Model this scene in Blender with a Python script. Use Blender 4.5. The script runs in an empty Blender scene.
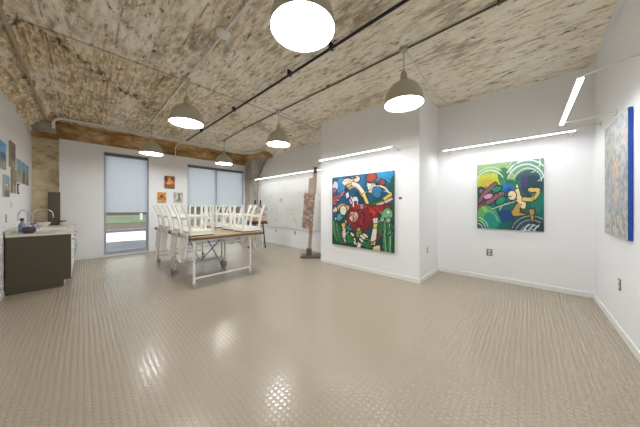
import bpy, bmesh, math, random
import numpy as np
from mathutils import Vector, Matrix, noise as mnoise
C = bpy.context.scene.collection
PI = math.pi
random.seed(7)

# ------------------------------------------------------------------ colour and materials
def lin(c):
    c /= 255.0
    return c / 12.92 if c <= 0.04045 else ((c + 0.055) / 1.055) ** 2.4
def rgb(r, g, b): return (lin(r), lin(g), lin(b), 1.0)

def new_mat(name):
    m = bpy.data.materials.new(name); m.use_nodes = True
    nt = m.node_tree
    return m, nt, nt.nodes['Principled BSDF']
def N(nt, kind, **kw):
    n = nt.nodes.new(kind)
    for k, v in kw.items():
        if k in n.inputs: n.inputs[k].default_value = v
        else: setattr(n, k, v)
    return n
def L(nt, a, b): nt.links.new(a, b)
def math_node(nt, op, a, b=None, clamp=False):
    n = nt.nodes.new('ShaderNodeMath'); n.operation = op; n.use_clamp = clamp
    for i, v in enumerate((a, b)):
        if v is None: continue
        if isinstance(v, (int, float)): n.inputs[i].default_value = v
        else: nt.links.new(v, n.inputs[i])
    return n.outputs[0]
def mixc(nt, fac, a, b, mode='MIX'):
    n = nt.nodes.new('ShaderNodeMix'); n.data_type = 'RGBA'; n.blend_type = mode
    for i, v in ((0, fac), (6, a), (7, b)):
        if isinstance(v, (int, float)): n.inputs[i].default_value = v
        elif isinstance(v, tuple): n.inputs[i].default_value = v
        else: nt.links.new(v, n.inputs[i])
    return n.outputs[2]
def ramp(nt, fac, stops, interp='LINEAR'):
    n = nt.nodes.new('ShaderNodeValToRGB'); n.color_ramp.interpolation = interp
    els = n.color_ramp.elements
    while len(els) < len(stops): els.new(0.5)
    for e, (p, c) in zip(els, stops): e.position = p; e.color = c
    nt.links.new(fac, n.inputs[0]); return n.outputs[0]
def coords(nt, scale=(1, 1, 1), kind='Object'):
    t = nt.nodes.new('ShaderNodeTexCoord'); m = nt.nodes.new('ShaderNodeMapping')
    m.inputs['Scale'].default_value = scale
    nt.links.new(t.outputs[kind], m.inputs[0]); return m.outputs[0]
def noise(nt, vec, scale, detail=4, rough=0.55):
    n = nt.nodes.new('ShaderNodeTexNoise')
    n.inputs['Scale'].default_value = scale; n.inputs['Detail'].default_value = detail; n.inputs['Roughness'].default_value = rough
    nt.links.new(vec, n.inputs['Vector']); return n.outputs['Fac']
def bump(nt, bsdf, height, strength, dist):
    b = nt.nodes.new('ShaderNodeBump'); b.inputs['Strength'].default_value = strength; b.inputs['Distance'].default_value = dist
    nt.links.new(height, b.inputs['Height']); nt.links.new(b.outputs[0], bsdf.inputs['Normal'])

def plain(name, col, rough=0.5, metal=0.0, var=0.06, scale=8.0, spec=0.5):
    """solid colour with a faint mottling"""
    m, nt, b = new_mat(name)
    v = noise(nt, coords(nt), scale, 3)
    dark = tuple(c * (1 - var) for c in col[:3]) + (1,); light = tuple(min(1, c * (1 + var)) for c in col[:3]) + (1,)
    L(nt, mixc(nt, v, dark, light), b.inputs['Base Color'])
    b.inputs['Roughness'].default_value = rough; b.inputs['Metallic'].default_value = metal
    b.inputs['Specular IOR Level'].default_value = spec
    return m
def emitter(name, col, strength):
    m, nt, b = new_mat(name)
    b.inputs['Base Color'].default_value = (.8, .8, .8, 1)
    b.inputs['Emission Color'].default_value = col; b.inputs['Emission Strength'].default_value = strength
    return m

M = {}
M['wall'] = plain('white_paint', rgb(236, 236, 238), 0.6, 0, 0.015, 3, 0.3)
M['trim'] = plain('white_trim_paint', rgb(232, 232, 230), 0.45, 0, 0.02, 5)
M['white'] = plain('white_wood_paint', rgb(240, 238, 232), 0.4, 0, 0.04, 12)
M['chrome'] = plain('brushed_chrome', rgb(205, 205, 205), 0.22, 1.0, 0.03, 30)
M['steel'] = plain('galvanised_steel', rgb(222, 221, 214), 0.42, 0.0, 0.1, 18)
M['rod'] = plain('grey_steel_rod', rgb(120, 120, 118), 0.4, 0.7, 0.08, 20)
M['black'] = plain('black_pipe_paint', rgb(24, 23, 22), 0.45, 0, 0.1, 14)
M['dark'] = plain('black_metal', rgb(34, 33, 34), 0.45, 0, 0.1, 14)
M['grey_pipe'] = plain('weathered_grey_conduit', rgb(92, 86, 76), 0.6, 0.2, 0.15, 9)
M['shade_metal'] = plain('taupe_enamel', rgb(186, 179, 163), 0.5, 0.1, 0.04, 10)
M['shade_inside'] = plain('white_enamel', rgb(235, 235, 230), 0.4, 0, 0.02, 8)
M['alu'] = plain('grey_window_aluminium', rgb(168, 174, 184), 0.4, 0.2, 0.04, 9)
M['alu_dark'] = plain('dark_aluminium', rgb(110, 116, 126), 0.45, 0.2, 0.05, 9)
M['cabinet'] = plain('dark_brown_laminate', rgb(80, 72, 57), 0.5, 0, 0.08, 6)
M['counter'] = plain('pale_quartz', rgb(214, 208, 194), 0.3, 0, 0.06, 40)
M['porcelain'] = plain('white_porcelain', rgb(238, 238, 234), 0.15, 0, 0.02, 6)
M['outlet_grey'] = plain('grey_outlet_plastic', rgb(128, 124, 114), 0.4, 0, 0.05, 20)
M['outlet_white'] = plain('white_outlet_plastic', rgb(225, 225, 222), 0.35, 0, 0.02, 20)
M['caster'] = plain('grey_rubber', rgb(176, 172, 164), 0.6, 0, 0.1, 30)
M['pad'] = plain('dark_brown_seat', rgb(62, 50, 42), 0.6, 0, 0.15, 18)
M['purple'] = plain('plum_glaze', rgb(70, 52, 62), 0.25, 0, 0.15, 20)
M['bluegrey'] = plain('blue_grey_plastic', rgb(120, 135, 160), 0.3, 0, 0.1, 15)
M['pink'] = plain('pale_pink_plastic', rgb(226, 205, 208), 0.35, 0, 0.05, 15)
M['blue'] = plain('cobalt_canvas_edge', rgb(24, 78, 170), 0.5, 0, 0.12, 9)
M['bluebox'] = plain('blue_plastic', rgb(52, 104, 172), 0.45, 0, 0.1, 9)
M['canvas_edge'] = plain('dark_canvas_edge', rgb(40, 66, 50), 0.7, 0, 0.2, 14)
M['canvas_pale'] = plain('pale_canvas_edge', rgb(196, 196, 186), 0.7, 0, 0.06, 14)
M['beige_wood'] = plain('weathered_pale_wood', rgb(176, 160, 138), 0.7, 0, 0.12, 7)
M['caption'] = plain('dark_caption_strip', rgb(60, 56, 54), 0.6, 0, 0.2, 60)
M['asphalt'] = plain('dark_wet_asphalt', rgb(92, 96, 100), 0.7, 0, 0.3, 1.3)
M['lawn'] = plain('winter_lawn', rgb(104, 118, 86), 0.9, 0, 0.3, .7)
M['soil'] = plain('bare_brown_verge', rgb(96, 82, 66), 0.9, 0, 0.3, .7)
M['kerb'] = plain('pale_kerb_stone', rgb(168, 162, 150), 0.8, 0, 0.1, 2)
M['lamp_glow'] = emitter('lit_opal_diffuser', (.95, .985, 1.0, 1), 17.0)
M['led'] = emitter('lit_led_diffuser', (.95, .985, 1.0, 1), 4.0)

def wood(name, a, b_, axis='y', rough=0.45, bumps=0.15):
    m, nt, b = new_mat(name)
    s = {'x': (1.5, 14, 14), 'y': (14, 1.5, 14), 'z': (14, 14, 1.5)}[axis]
    v = noise(nt, coords(nt, s), 2.2, 6, 0.65)
    L(nt, ramp(nt, v, [(.3, a), (.7, b_)]), b.inputs['Base Color'])
    b.inputs['Roughness'].default_value = rough; bump(nt, b, v, bumps, .002)
    return m
M['tabletop'] = wood('brown_table_wood', rgb(134, 110, 82), rgb(182, 156, 122), 'x')
M['table_edge'] = wood('dark_edge_wood', rgb(92, 70, 46), rgb(128, 100, 68), 'x')
M['post_wood'] = wood('reddish_post_wood', rgb(140, 116, 96), rgb(184, 164, 142), 'z')
M['base_wood'] = wood('dark_grey_base_wood', rgb(70, 64, 58), rgb(104, 96, 88), 'x')

def floor_mat():
    m, nt, b = new_mat('studded_rubber_floor')
    vec = coords(nt)
    sx = N(nt, 'ShaderNodeSeparateXYZ'); L(nt, vec, sx.inputs[0])
    p = 0.037
    fx = math_node(nt, 'SUBTRACT', math_node(nt, 'FRACT', math_node(nt, 'DIVIDE', sx.outputs[0], p)), .5)
    fy = math_node(nt, 'SUBTRACT', math_node(nt, 'FRACT', math_node(nt, 'DIVIDE', sx.outputs[1], p)), .5)
    d = math_node(nt, 'SQRT', math_node(nt, 'ADD', math_node(nt, 'MULTIPLY', fx, fx), math_node(nt, 'MULTIPLY', fy, fy)))
    mr = N(nt, 'ShaderNodeMapRange', interpolation_type='SMOOTHSTEP'); L(nt, d, mr.inputs[0])
    mr.inputs[1].default_value = .43; mr.inputs[2].default_value = .30; mr.inputs[3].default_value = 0; mr.inputs[4].default_value = 1
    v = noise(nt, vec, 1.1, 5, .6); v2 = noise(nt, vec, 30, 3, .6)
    c = mixc(nt, noise(nt, vec, .8, 2, .5), rgb(173, 161, 143), rgb(183, 172, 155))
    c = mixc(nt, math_node(nt, 'MULTIPLY', v2, .12), c, rgb(160, 144, 122))
    c = mixc(nt, mr.outputs[0], rgb(160, 146, 126), c)      # grime and painted-in shade darken the gaps between studs, their tops are worn smooth
    L(nt, c, b.inputs['Base Color'])
    rr = N(nt, 'ShaderNodeMapRange'); L(nt, mr.outputs[0], rr.inputs[0]); rr.inputs[3].default_value = .32; rr.inputs[4].default_value = .19
    L(nt, rr.outputs[0], b.inputs['Roughness'])
    b.inputs['Specular IOR Level'].default_value = .65
    bump(nt, b, mr.outputs[0], .9, .0026)
    return m
M['floor'] = floor_mat()

def ceiling_mat():
    m, nt, b = new_mat('board_marked_concrete')
    vec = coords(nt)
    sx = N(nt, 'ShaderNodeSeparateXYZ'); L(nt, vec, sx.inputs[0])
    wn = N(nt, 'ShaderNodeTexWhiteNoise', noise_dimensions='1D'); L(nt, math_node(nt, 'FLOOR', math_node(nt, 'DIVIDE', sx.outputs[0], .19)), wn.inputs['W'])
    streak = noise(nt, coords(nt, (30, 1.8, 1)), 1.0, 6, .65)
    chips = noise(nt, coords(nt, (11, 3.2, 1)), 1.3, 7, .72)
    blot = noise(nt, coords(nt, (1.25, .7, 1)), 1.6, 8, .66)
    fine = noise(nt, coords(nt, (2.0, .5, 1)), 12, 7, .72)
    spots = noise(nt, coords(nt, (3.0, 1.4, 1)), 2.6, 6, .65)
    W_ = lambda a_: (a_, a_, a_, 1)
    grey = ramp(nt, chips, [(.37, rgb(150, 136, 114)), (.47, rgb(208, 196, 174)), (.53, rgb(222, 212, 194)), (.62, rgb(242, 237, 224))])
    warm = ramp(nt, streak, [(.37, rgb(142, 114, 76)), (.48, rgb(194, 168, 128)), (.54, rgb(208, 184, 146)), (.64, rgb(234, 214, 180))])
    # beyond the pour joint the boards left a browner skin, strongest over the sink
    wy = N(nt, 'ShaderNodeMapRange'); L(nt, math_node(nt, 'ADD', sx.outputs[1], math_node(nt, 'MULTIPLY', math_node(nt, 'SUBTRACT', blot, .5), .3)), wy.inputs[0])
    wy.inputs[1].default_value = 3.9; wy.inputs[2].default_value = 4.05; wy.inputs[3].default_value = .12; wy.inputs[4].default_value = .8
    wx = N(nt, 'ShaderNodeMapRange'); L(nt, sx.outputs[0], wx.inputs[0])
    wx.inputs[1].default_value = -.4; wx.inputs[2].default_value = 3.6; wx.inputs[3].default_value = 1.25; wx.inputs[4].default_value = .3
    c = mixc(nt, math_node(nt, 'MULTIPLY', wy.outputs[0], wx.outputs[0], True), grey, warm)
    lx = N(nt, 'ShaderNodeMapRange'); L(nt, sx.outputs[0], lx.inputs[0])
    lx.inputs[1].default_value = 1.0; lx.inputs[2].default_value = 3.2; lx.inputs[3].default_value = .1; lx.inputs[4].default_value = .7
    c = mixc(nt, lx.outputs[0], c, rgb(248, 240, 218))  # brighter light towards the painting walls, mixed into the concrete colour
    c = mixc(nt, math_node(nt, 'MULTIPLY', math_node(nt, 'SUBTRACT', wn.outputs['Value'], .3), .35, True), c, rgb(226, 216, 198))
    c = mixc(nt, ramp(nt, blot, [(.38, W_(.5)), (.46, W_(0))]), c, rgb(128, 110, 84))
    c = mixc(nt, ramp(nt, blot, [(.53, W_(0)), (.60, W_(.6))]), c, rgb(244, 239, 228))
    c = mixc(nt, ramp(nt, fine, [(.36, W_(.8)), (.45, W_(0))]), c, rgb(124, 104, 76))
    c = mixc(nt, ramp(nt, fine, [(.53, W_(0)), (.63, W_(.85))]), c, rgb(246, 240, 226))
    c = mixc(nt, ramp(nt, spots, [(.30, W_(.95)), (.37, W_(0))]), c, rgb(78, 60, 40))
    fx = math_node(nt, 'ABSOLUTE', math_node(nt, 'SUBTRACT', math_node(nt, 'FRACT', math_node(nt, 'DIVIDE', math_node(nt, 'ADD', sx.outputs[0], math_node(nt, 'MULTIPLY', blot, .02)), .57)), .5))
    seam = N(nt, 'ShaderNodeMapRange'); L(nt, fx, seam.inputs[0])
    seam.inputs[1].default_value = .020; seam.inputs[2].default_value = .006; seam.inputs[3].default_value = 0; seam.inputs[4].default_value = 1
    sm = math_node(nt, 'MULTIPLY', seam.outputs[0], ramp(nt, spots, [(.48, W_(0)), (.55, W_(.6))]))
    c = mixc(nt, sm, c, rgb(92, 78, 60))
    fy = math_node(nt, 'ABSOLUTE', math_node(nt, 'SUBTRACT', math_node(nt, 'ADD', sx.outputs[1], math_node(nt, 'MULTIPLY', blot, .06)), 4.0))
    jn = N(nt, 'ShaderNodeMapRange'); L(nt, fy, jn.inputs[0])
    jn.inputs[1].default_value = .035; jn.inputs[2].default_value = .008; jn.inputs[3].default_value = 0; jn.inputs[4].default_value = .5
    c = mixc(nt, jn.outputs[0], c, rgb(84, 66, 46))
    # a wandering broken crack over the sink side
    # (runs from about x -.15, y 4.2 to x 1.3, y 6.1)
    ck = math_node(nt, 'ABSOLUTE', math_node(nt, 'ADD', math_node(nt, 'SUBTRACT', math_node(nt, 'SUBTRACT', sx.outputs[1], math_node(nt, 'MULTIPLY', sx.outputs[0], 1.2)), 4.50), math_node(nt, 'MULTIPLY', math_node(nt, 'SUBTRACT', spots, .5), 1.0)))
    cr = N(nt, 'ShaderNodeMapRange'); L(nt, ck, cr.inputs[0])
    cr.inputs[1].default_value = .13; cr.inputs[2].default_value = .05; cr.inputs[3].default_value = 0; cr.inputs[4].default_value = 1
    crm = math_node(nt, 'MULTIPLY', cr.outputs[0], ramp(nt, fine, [(.44, W_(.9)), (.52, W_(.1))]))
    xlim = N(nt, 'ShaderNodeMapRange'); L(nt, sx.outputs[0], xlim.inputs[0]); xlim.inputs[1].default_value = 1.5; xlim.inputs[2].default_value = 1.0
    c = mixc(nt, math_node(nt, 'MULTIPLY', crm, xlim.outputs[0]), c, rgb(70, 52, 34))
    L(nt, c, b.inputs['Base Color']); b.inputs['Roughness'].default_value = .9; b.inputs['Specular IOR Level'].default_value = .2
    h = math_node(nt, 'ADD', math_node(nt, 'MULTIPLY', streak, .6), math_node(nt, 'ADD', fine, math_node(nt, 'MULTIPLY', sm, -1.5)))
    bump(nt, b, h, .6, .012)
    return m
M['ceiling'] = ceiling_mat()

def rough_mat(name, cols, stretch=(1, 1, 5), brick=False):
    m, nt, b = new_mat(name)
    vec = coords(nt); v = noise(nt, coords(nt, stretch), 2.2, 8, .68)
    c = ramp(nt, v, [(.28, cols[0]), (.48, cols[1]), (.68, cols[2])])
    f = noise(nt, vec, 9, 6, .7)
    c = mixc(nt, ramp(nt, f, [(.3, (.8, .8, .8, 1)), (.42, (0, 0, 0, 1))]), c, cols[3])
    h = f
    if brick:
        sx = N(nt, 'ShaderNodeSeparateXYZ'); L(nt, vec, sx.inputs[0])
        cm = N(nt, 'ShaderNodeCombineXYZ'); L(nt, math_node(nt, 'ADD', sx.outputs[0], sx.outputs[1]), cm.inputs[0]); L(nt, sx.outputs[2], cm.inputs[1])
        bt = N(nt, 'ShaderNodeTexBrick'); L(nt, cm.outputs[0], bt.inputs['Vector'])
        bt.inputs['Scale'].default_value = 1; bt.inputs['Brick Width'].default_value = .42; bt.inputs['Row Height'].default_value = .17
        bt.inputs['Mortar Size'].default_value = .012; bt.inputs['Mortar Smooth'].default_value = .4
        bt.inputs['Color1'].default_value = (1, 1, 1, 1); bt.inputs['Color2'].default_value = (.8, .8, .8, 1); bt.inputs['Mortar'].default_value = (.5, .46, .4, 1)
        c = mixc(nt, .75, c, bt.outputs['Color'], 'MULTIPLY')
        h = math_node(nt, 'SUBTRACT', f, bt.outputs['Fac'])
    L(nt, c, b.inputs['Base Color']); b.inputs['Roughness'].default_value = .9
    bump(nt, b, h, .6, .015)
    return m
M['brick'] = rough_mat('worn_tan_block', (rgb(164, 138, 98), rgb(218, 202, 168), rgb(240, 230, 206), rgb(116, 90, 58)), (1.5, 1.5, 2.2), False)
M['beam'] = rough_mat('brown_stained_beam', (rgb(104, 72, 38), rgb(176, 138, 88), rgb(222, 200, 160), rgb(84, 58, 32)), (1, 1, 2.2))
M['column'] = rough_mat('grey_concrete_column', (rgb(130, 122, 112), rgb(172, 164, 152), rgb(204, 196, 184), rgb(108, 98, 86)), (1, 1, .5))
M['bracket'] = rough_mat('tan_concrete_bracket', (rgb(160, 140, 110), rgb(210, 192, 164), rgb(232, 218, 194), rgb(140, 118, 90)), (1, 1, 1))
M['textured_panel'] = rough_mat('mottled_brown_panel', (rgb(96, 80, 74), rgb(140, 116, 104), rgb(190, 172, 160), rgb(80, 68, 66)), (6, 6, 6))
M['snow'] = plain('snow', rgb(240, 243, 248), 0.8, 0, .05, 3)
M['far_brick'] = rough_mat('brown_brick_facade', (rgb(86, 72, 60), rgb(112, 96, 82), rgb(136, 120, 104), rgb(74, 62, 52)), (.2, .2, 2))

def glass_mat():
    m = bpy.data.materials.new('window_glass'); m.use_nodes = True; nt = m.node_tree; nt.nodes.clear()
    o = N(nt, 'ShaderNodeOutputMaterial'); t = N(nt, 'ShaderNodeBsdfTransparent'); g = N(nt, 'ShaderNodeBsdfGlossy', Roughness=.02)
    t.inputs[0].default_value = (.93, .96, .96, 1)
    fr = N(nt, 'ShaderNodeFresnel', IOR=1.45); mx = N(nt, 'ShaderNodeMixShader')
    L(nt, fr.outputs[0], mx.inputs[0]); L(nt, t.outputs[0], mx.inputs[1]); L(nt, g.outputs[0], mx.inputs[2]); L(nt, mx.outputs[0], o.inputs[0])
    return m
M['glass'] = glass_mat()
def shade_mat():
    m = bpy.data.materials.new('translucent_shade_cloth'); m.use_nodes = True; nt = m.node_tree; nt.nodes.clear()
    o = N(nt, 'ShaderNodeOutputMaterial'); d = N(nt, 'ShaderNodeBsdfDiffuse'); t = N(nt, 'ShaderNodeBsdfTranslucent'); mx = N(nt, 'ShaderNodeMixShader')
    w = noise(nt, coords(nt, (40, 1, 1)), 4, 3)
    L(nt, mixc(nt, w, rgb(226, 230, 236), rgb(232, 235, 240)), d.inputs[0]); L(nt, mixc(nt, w, rgb(240, 245, 252), rgb(246, 249, 255)), t.inputs[0])
    mx.inputs[0].default_value = .75
    L(nt, d.outputs[0], mx.inputs[1]); L(nt, t.outputs[0], mx.inputs[2]); L(nt, mx.outputs[0], o.inputs[0])
    return m
M['shade_cloth'] = shade_mat()
def paint_mat(name, rough=.45):
    m, nt, b = new_mat(name)
    a = N(nt, 'ShaderNodeAttribute', attribute_name='paint'); L(nt, a.outputs['Color'], b.inputs['Base Color'])
    b.inputs['Roughness'].default_value = rough
    bump(nt, b, noise(nt, coords(nt), 60, 4), .15, .002)
    return m
M['paint'] = paint_mat('oil_paint'); M['paper'] = paint_mat('drawing_paper', .8)

# ------------------------------------------------------------------ mesh builder
class MB:
    def __init__(s): s.bm = bmesh.new()
    def poly(s, pts, faces):
        vs = [s.bm.verts.new(p) for p in pts]
        for f in faces:
            try: s.bm.faces.new([vs[i] for i in f])
            except ValueError: pass
        return vs
    def box(s, x0, x1, y0, y1, z0, z1):
        p = [(x, y, z) for z in (z0, z1) for y in (y0, y1) for x in (x0, x1)]
        s.poly(p, [(0, 2, 3, 1), (4, 5, 7, 6), (0, 1, 5, 4), (2, 6, 7, 3), (0, 4, 6, 2), (1, 3, 7, 5)]); return s
    def bar(s, a, b, w, t, up=(0, 0, 1), w2=None, t2=None):
        a = Vector(a); b = Vector(b); d = (b - a).normalized(); up = Vector(up)
        if abs(d.dot(up)) > .98: up = Vector((0, 1, 0))
        x = d.cross(up).normalized(); y = x.cross(d)
        w2 = w if w2 is None else w2; t2 = t if t2 is None else t2
        p = [c + x * i * ww / 2 + y * j * tt / 2 for c, ww, tt in ((a, w, t), (b, w2, t2)) for j in (-1, 1) for i in (-1, 1)]
        s.poly(p, [(0, 2, 3, 1), (4, 5, 7, 6), (0, 1, 5, 4), (2, 6, 7, 3), (0, 4, 6, 2), (1, 3, 7, 5)]); return s
    def tube(s, pts, r, seg=10, caps=True):
        pts = [Vector(p) for p in pts]; rs = r if isinstance(r, (list, tuple)) else [r] * len(pts)
        n = None; rings = []
        for i, p in enumerate(pts):
            d = (pts[min(i + 1, len(pts) - 1)] - pts[max(i - 1, 0)]).normalized()
            if n is None:
                n = d.cross(Vector((0, 0, 1)) if abs(d.z) < .9 else Vector((1, 0, 0))).normalized()
            else:
                n = (n - d * n.dot(d)).normalized()
            m = d.cross(n)
            rings.append([s.bm.verts.new(p + (n * math.cos(2 * PI * k / seg) + m * math.sin(2 * PI * k / seg)) * rs[i]) for k in range(seg)])
        for a, b in zip(rings, rings[1:]):
            for k in range(seg): s.bm.faces.new((a[k], a[(k + 1) % seg], b[(k + 1) % seg], b[k]))
        if caps: s.bm.faces.new(rings[0][::-1]); s.bm.faces.new(rings[-1])
        return s
    def lathe(s, prof, c=(0, 0, 0), seg=40):
        rings = []
        for r, z in prof:
            if r < 1e-6: rings.append([s.bm.verts.new((c[0], c[1], c[2] + z))] * seg)
            else: rings.append([s.bm.verts.new((c[0] + r * math.cos(2 * PI * k / seg), c[1] + r * math.sin(2 * PI * k / seg), c[2] + z)) for k in range(seg)])
        for a, b in zip(rings, rings[1:]):
            for k in range(seg):
                f = []
                for v in (a[k], a[(k + 1) % seg], b[(k + 1) % seg], b[k]):
                    if v not in f: f.append(v)
                if len(f) > 2: s.bm.faces.new(f)
        return s
    def prism(s, pts, axis, a, b):
        """a polygon in the two other axes, swept from a to b along axis"""
        def P(q, t): return {'x': (t, q[0], q[1]), 'y': (q[0], t, q[1]), 'z': (q[0], q[1], t)}[axis]
        n = len(pts)
        s.poly([P(q, a) for q in pts] + [P(q, b) for q in pts],
               [tuple(range(n))[::-1], tuple(range(n, 2 * n))] + [(i, (i + 1) % n, n + (i + 1) % n, n + i) for i in range(n)]); return s
    def move(s, f):
        for v in s.bm.verts: v.co = Vector(f(v.co))
        return s
    def build(s, name, mat, parent=None, bevel=0, smooth=False, loc=(0, 0, 0), segs=2):
        bmesh.ops.recalc_face_normals(s.bm, faces=s.bm.faces[:])
        me = bpy.data.meshes.new(name); s.bm.to_mesh(me); s.bm.free()
        o = bpy.data.objects.new(name, me); C.objects.link(o); o.location = loc
        for m in (mat if isinstance(mat, list) else [mat]): me.materials.append(m)
        if parent: o.parent = parent
        if smooth:
            for p in me.polygons: p.use_smooth = True
            e = o.modifiers.new('edges', 'EDGE_SPLIT'); e.split_angle = math.radians(38)
        if bevel:
            b = o.modifiers.new('bevel', 'BEVEL'); b.width = bevel; b.segments = segs; b.limit_method = 'ANGLE'
        return o

def tag(o, label, cat, group=None, kind=None):
    o['label'] = label; o['category'] = cat
    if group: o['group'] = group
    if kind: o['kind'] = kind
    return o
def thing(name, label, cat, loc=(0, 0, 0), rotz=0, group=None):
    o = bpy.data.objects.new(name, None); C.objects.link(o); o.location = loc; o.rotation_euler = (0, 0, rotz); o.empty_display_size = .1
    return tag(o, label, cat, group)
def struct(o, label, cat):
    o['kind'] = 'structure'; o['label'] = label; o['category'] = cat; return o
def dup(root, loc, rotz, label):
    r = root.copy(); C.objects.link(r); r.location = loc; r.rotation_euler = (0, 0, rotz); r['label'] = label
    for ch in list(root.children):
        c = ch.copy(); C.objects.link(c); c.parent = r
        for g in list(ch.children):
            d = g.copy(); C.objects.link(d); d.parent = c
    return r
def arc(c, r, a0, a1, n, plane):
    out = []
    for i in range(n + 1):
        a = a0 + (a1 - a0) * i / n; u, v = r * math.cos(a), r * math.sin(a)
        out.append({'xz': (c[0] + u, c[1], c[2] + v), 'yz': (c[0], c[1] + u, c[2] + v), 'xy': (c[0] + u, c[1] + v, c[2])}[plane])
    return out

# ------------------------------------------------------------------ the room
XL, XR, XP, XF = -0.79, 4.95, 3.89, 4.63      # side wall, recessed wall, partition face, far alcove wall
YB, YR, YP, YW = -0.70, 1.33, 3.61, 8.0       # end wall, return, end of partition, window wall
H = 3.31
struct(MB().box(XL - .2, XR + .2, YB - .2, 8.3, -.12, 0).build('floor', M['floor']), 'beige studded rubber floor of the studio', 'floor')
cm = MB()
cm.prism([(XL - .2, 2.96), (XL, 2.96), (-.47, 3.27), (-.44, H), (4.2, H), (4.2, H + .2), (XL - .2, H + .2)], 'y', YB - .2, 8.3)
cm.box(4.2, XR + .2, YB - .2, YP, H, H + .2)
cm.prism([(4.2, H), (XF, 3.15), (XF + .2, 3.15), (XR + .2, H + .2), (4.2, H + .2)], 'y', YP, 8.3)
struct(cm.build('ceiling', M['ceiling']), 'rough board-marked concrete ceiling with stains', 'ceiling')
struct(MB().box(XL - .2, XL, YB - .2, 8.4, -.1, 3.05).build('wall_left', M['wall']), 'white wall behind the sink cabinet and small pictures', 'wall')
struct(MB().box(XL - .2, XR + .2, YB - .2, YB, -.1, H + .1).build('wall_end', M['wall']), 'white end wall with the pale blue-edged painting', 'wall')
struct(MB().box(XR, XR + .2, YB - .2, YR + .05, -.1, H + .1).build('wall_right', M['wall']), 'white recessed wall with the green swirling painting', 'wall')
struct(MB().box(XP, XR + .2, YR, YP, -.1, H + .1).build('wall_partition', M['wall'], bevel=.004), 'white projecting partition wall with the red and green painting', 'wall')
struct(MB().box(XF, XR + .2, YP, 8.4, -.1, H + .1).build('wall_alcove', M['wall']), 'white alcove wall with the long pale drawing', 'wall')
W1, W2 = (.37, 1.30, 2.73), (2.30, 4.24, 2.68)
wm = MB()
wm.box(-.38, W1[0], YW, 8.3, -.1, 2.90).box(W1[0], W1[1], YW, 8.3, W1[2], 2.90).box(W1[1], W2[0], YW, 8.3, -.1, 2.90)
wm.box(W2[0], W2[1], YW, 8.3, W2[2], 2.90).box(W2[1], XF, YW, 8.3, -.1, 2.90)
wm.box(W1[0], W1[1], 8.03, 8.3, -.1, .03).box(W2[0], W2[1], 8.03, 8.3, -.1, .03)
struct(wm.build('wall_window', M['wall']), 'white window wall pierced by two tall openings', 'wall')
struct(MB().box(XL, -.38, 8.2, 8.4, -.1, 3.0).build('wall_brick', M['brick']), 'bare tan block wall strip beside the window wall', 'wall')
struct(MB().box(XL - .1, XF + .1, 8.03, 8.4, 2.90, H + .1).build('beam_lintel', M['beam']), 'brown stained lintel beam above the white window wall', 'beam')
struct(MB().box(XL, -.42, 7.55, 8.03, 3.0, 3.14).build('beam_end', M['column'], bevel=.01), 'grey concrete ledge in the corner above the sink', 'beam')

# baseboards
BH, BT = .078, .014
def base(name, x0, x1, y0, y1): struct(MB().box(x0, x1, y0, y1, 0, BH).build(name, M['trim'], bevel=.004), 'low white baseboard', 'baseboard')
base('baseboard_left', XL, XL + BT, YB, 5.54); base('baseboard_end', XL, XR, YB, YB + BT)
base('baseboard_right', XR - BT, XR, YB + BT, YR); base('baseboard_return', XP, XR, YR - BT, YR)
base('baseboard_partition', XP - BT, XP, YR - BT, YP); base('baseboard_alcove', XF - BT, XF, YP, YW)
bb = MB().box(-.38, W1[0], YW - BT, YW, 0, BH).box(W1[1], W2[0], YW - BT, YW, 0, BH)
struct(bb.build('baseboard_window', M['trim'], bevel=.004), 'low white baseboard under the small window-wall pictures', 'baseboard')
# plaster strip and broken concrete lips where the slab stops short of the walls
struct(MB().prism([(XR, YB), (XR, YB + .012), (1.5, YB + .13), (1.5, YB)], 'z', H - .02, H + .02).build('trim_end', M['outlet_white']), 'grey plaster strip along the top of the end wall', 'trim')
lp = MB()
for y0, y1, d in ((-.35, .28, .05), (.55, .95, .03)): lp.box(XR - d, XR, y0, y1, H - .02, H + .01)
struct(lp.build('trim_right', M['ceiling']), 'ragged concrete lip at the top of the recessed wall', 'trim')
lp = MB().box(XP - .05, XP, 1.95, 2.62, H - .035, H + .01).box(XP - .03, XP, 1.72, 1.95, H - .02, H + .01)
struct(lp.build('trim_partition', M['ceiling']), 'ragged concrete lip at the top of the partition', 'trim')

# windows
def window(idx, w, mids, rails, label):
    x0, x1, zt = w; y0, y1 = 8.09, 8.16
    f = MB().box(x0, x0 + .05, y0, y1, .03, zt).box(x1 - .05, x1, y0, y1, .03, zt).box(x0, x1, y0, y1, zt - .06, zt).box(x0, x1, y0 - .01, y1, .03, .13)
    fo = struct(f.build('window_%d' % idx, M['alu'], bevel=.004), label, 'window')
    xs = [x0 + .05] + mids + [x1 - .05]
    for m_ in mids: MB().box(m_ - .035, m_ + .035, y0, y1, .13, zt - .06).build('mullion', M['alu'], fo, .004)
    for a, b in zip(xs, xs[1:]):
        a2 = a + (.035 if a in mids else 0); b2 = b - (.035 if b in mids else 0)
        for rz in rails: MB().box(a2, b2, y0, y1, rz - .035, rz + .035).build('rail', M['alu'], fo, .004)
        zz = [.13] + rails + [zt - .06]
        for c, d in zip(zz, zz[1:]):
            MB().box(a2, b2, 8.118, 8.126, c + (.035 if c in rails else 0), d - (.035 if d in rails else 0)).build('pane', M['glass'], fo)
window(1, W1, [], [.645], 'tall narrow window by the sink corner with snow outside')
window(2, W2, [3.22], [.645], 'wide double window behind the tables')
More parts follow.
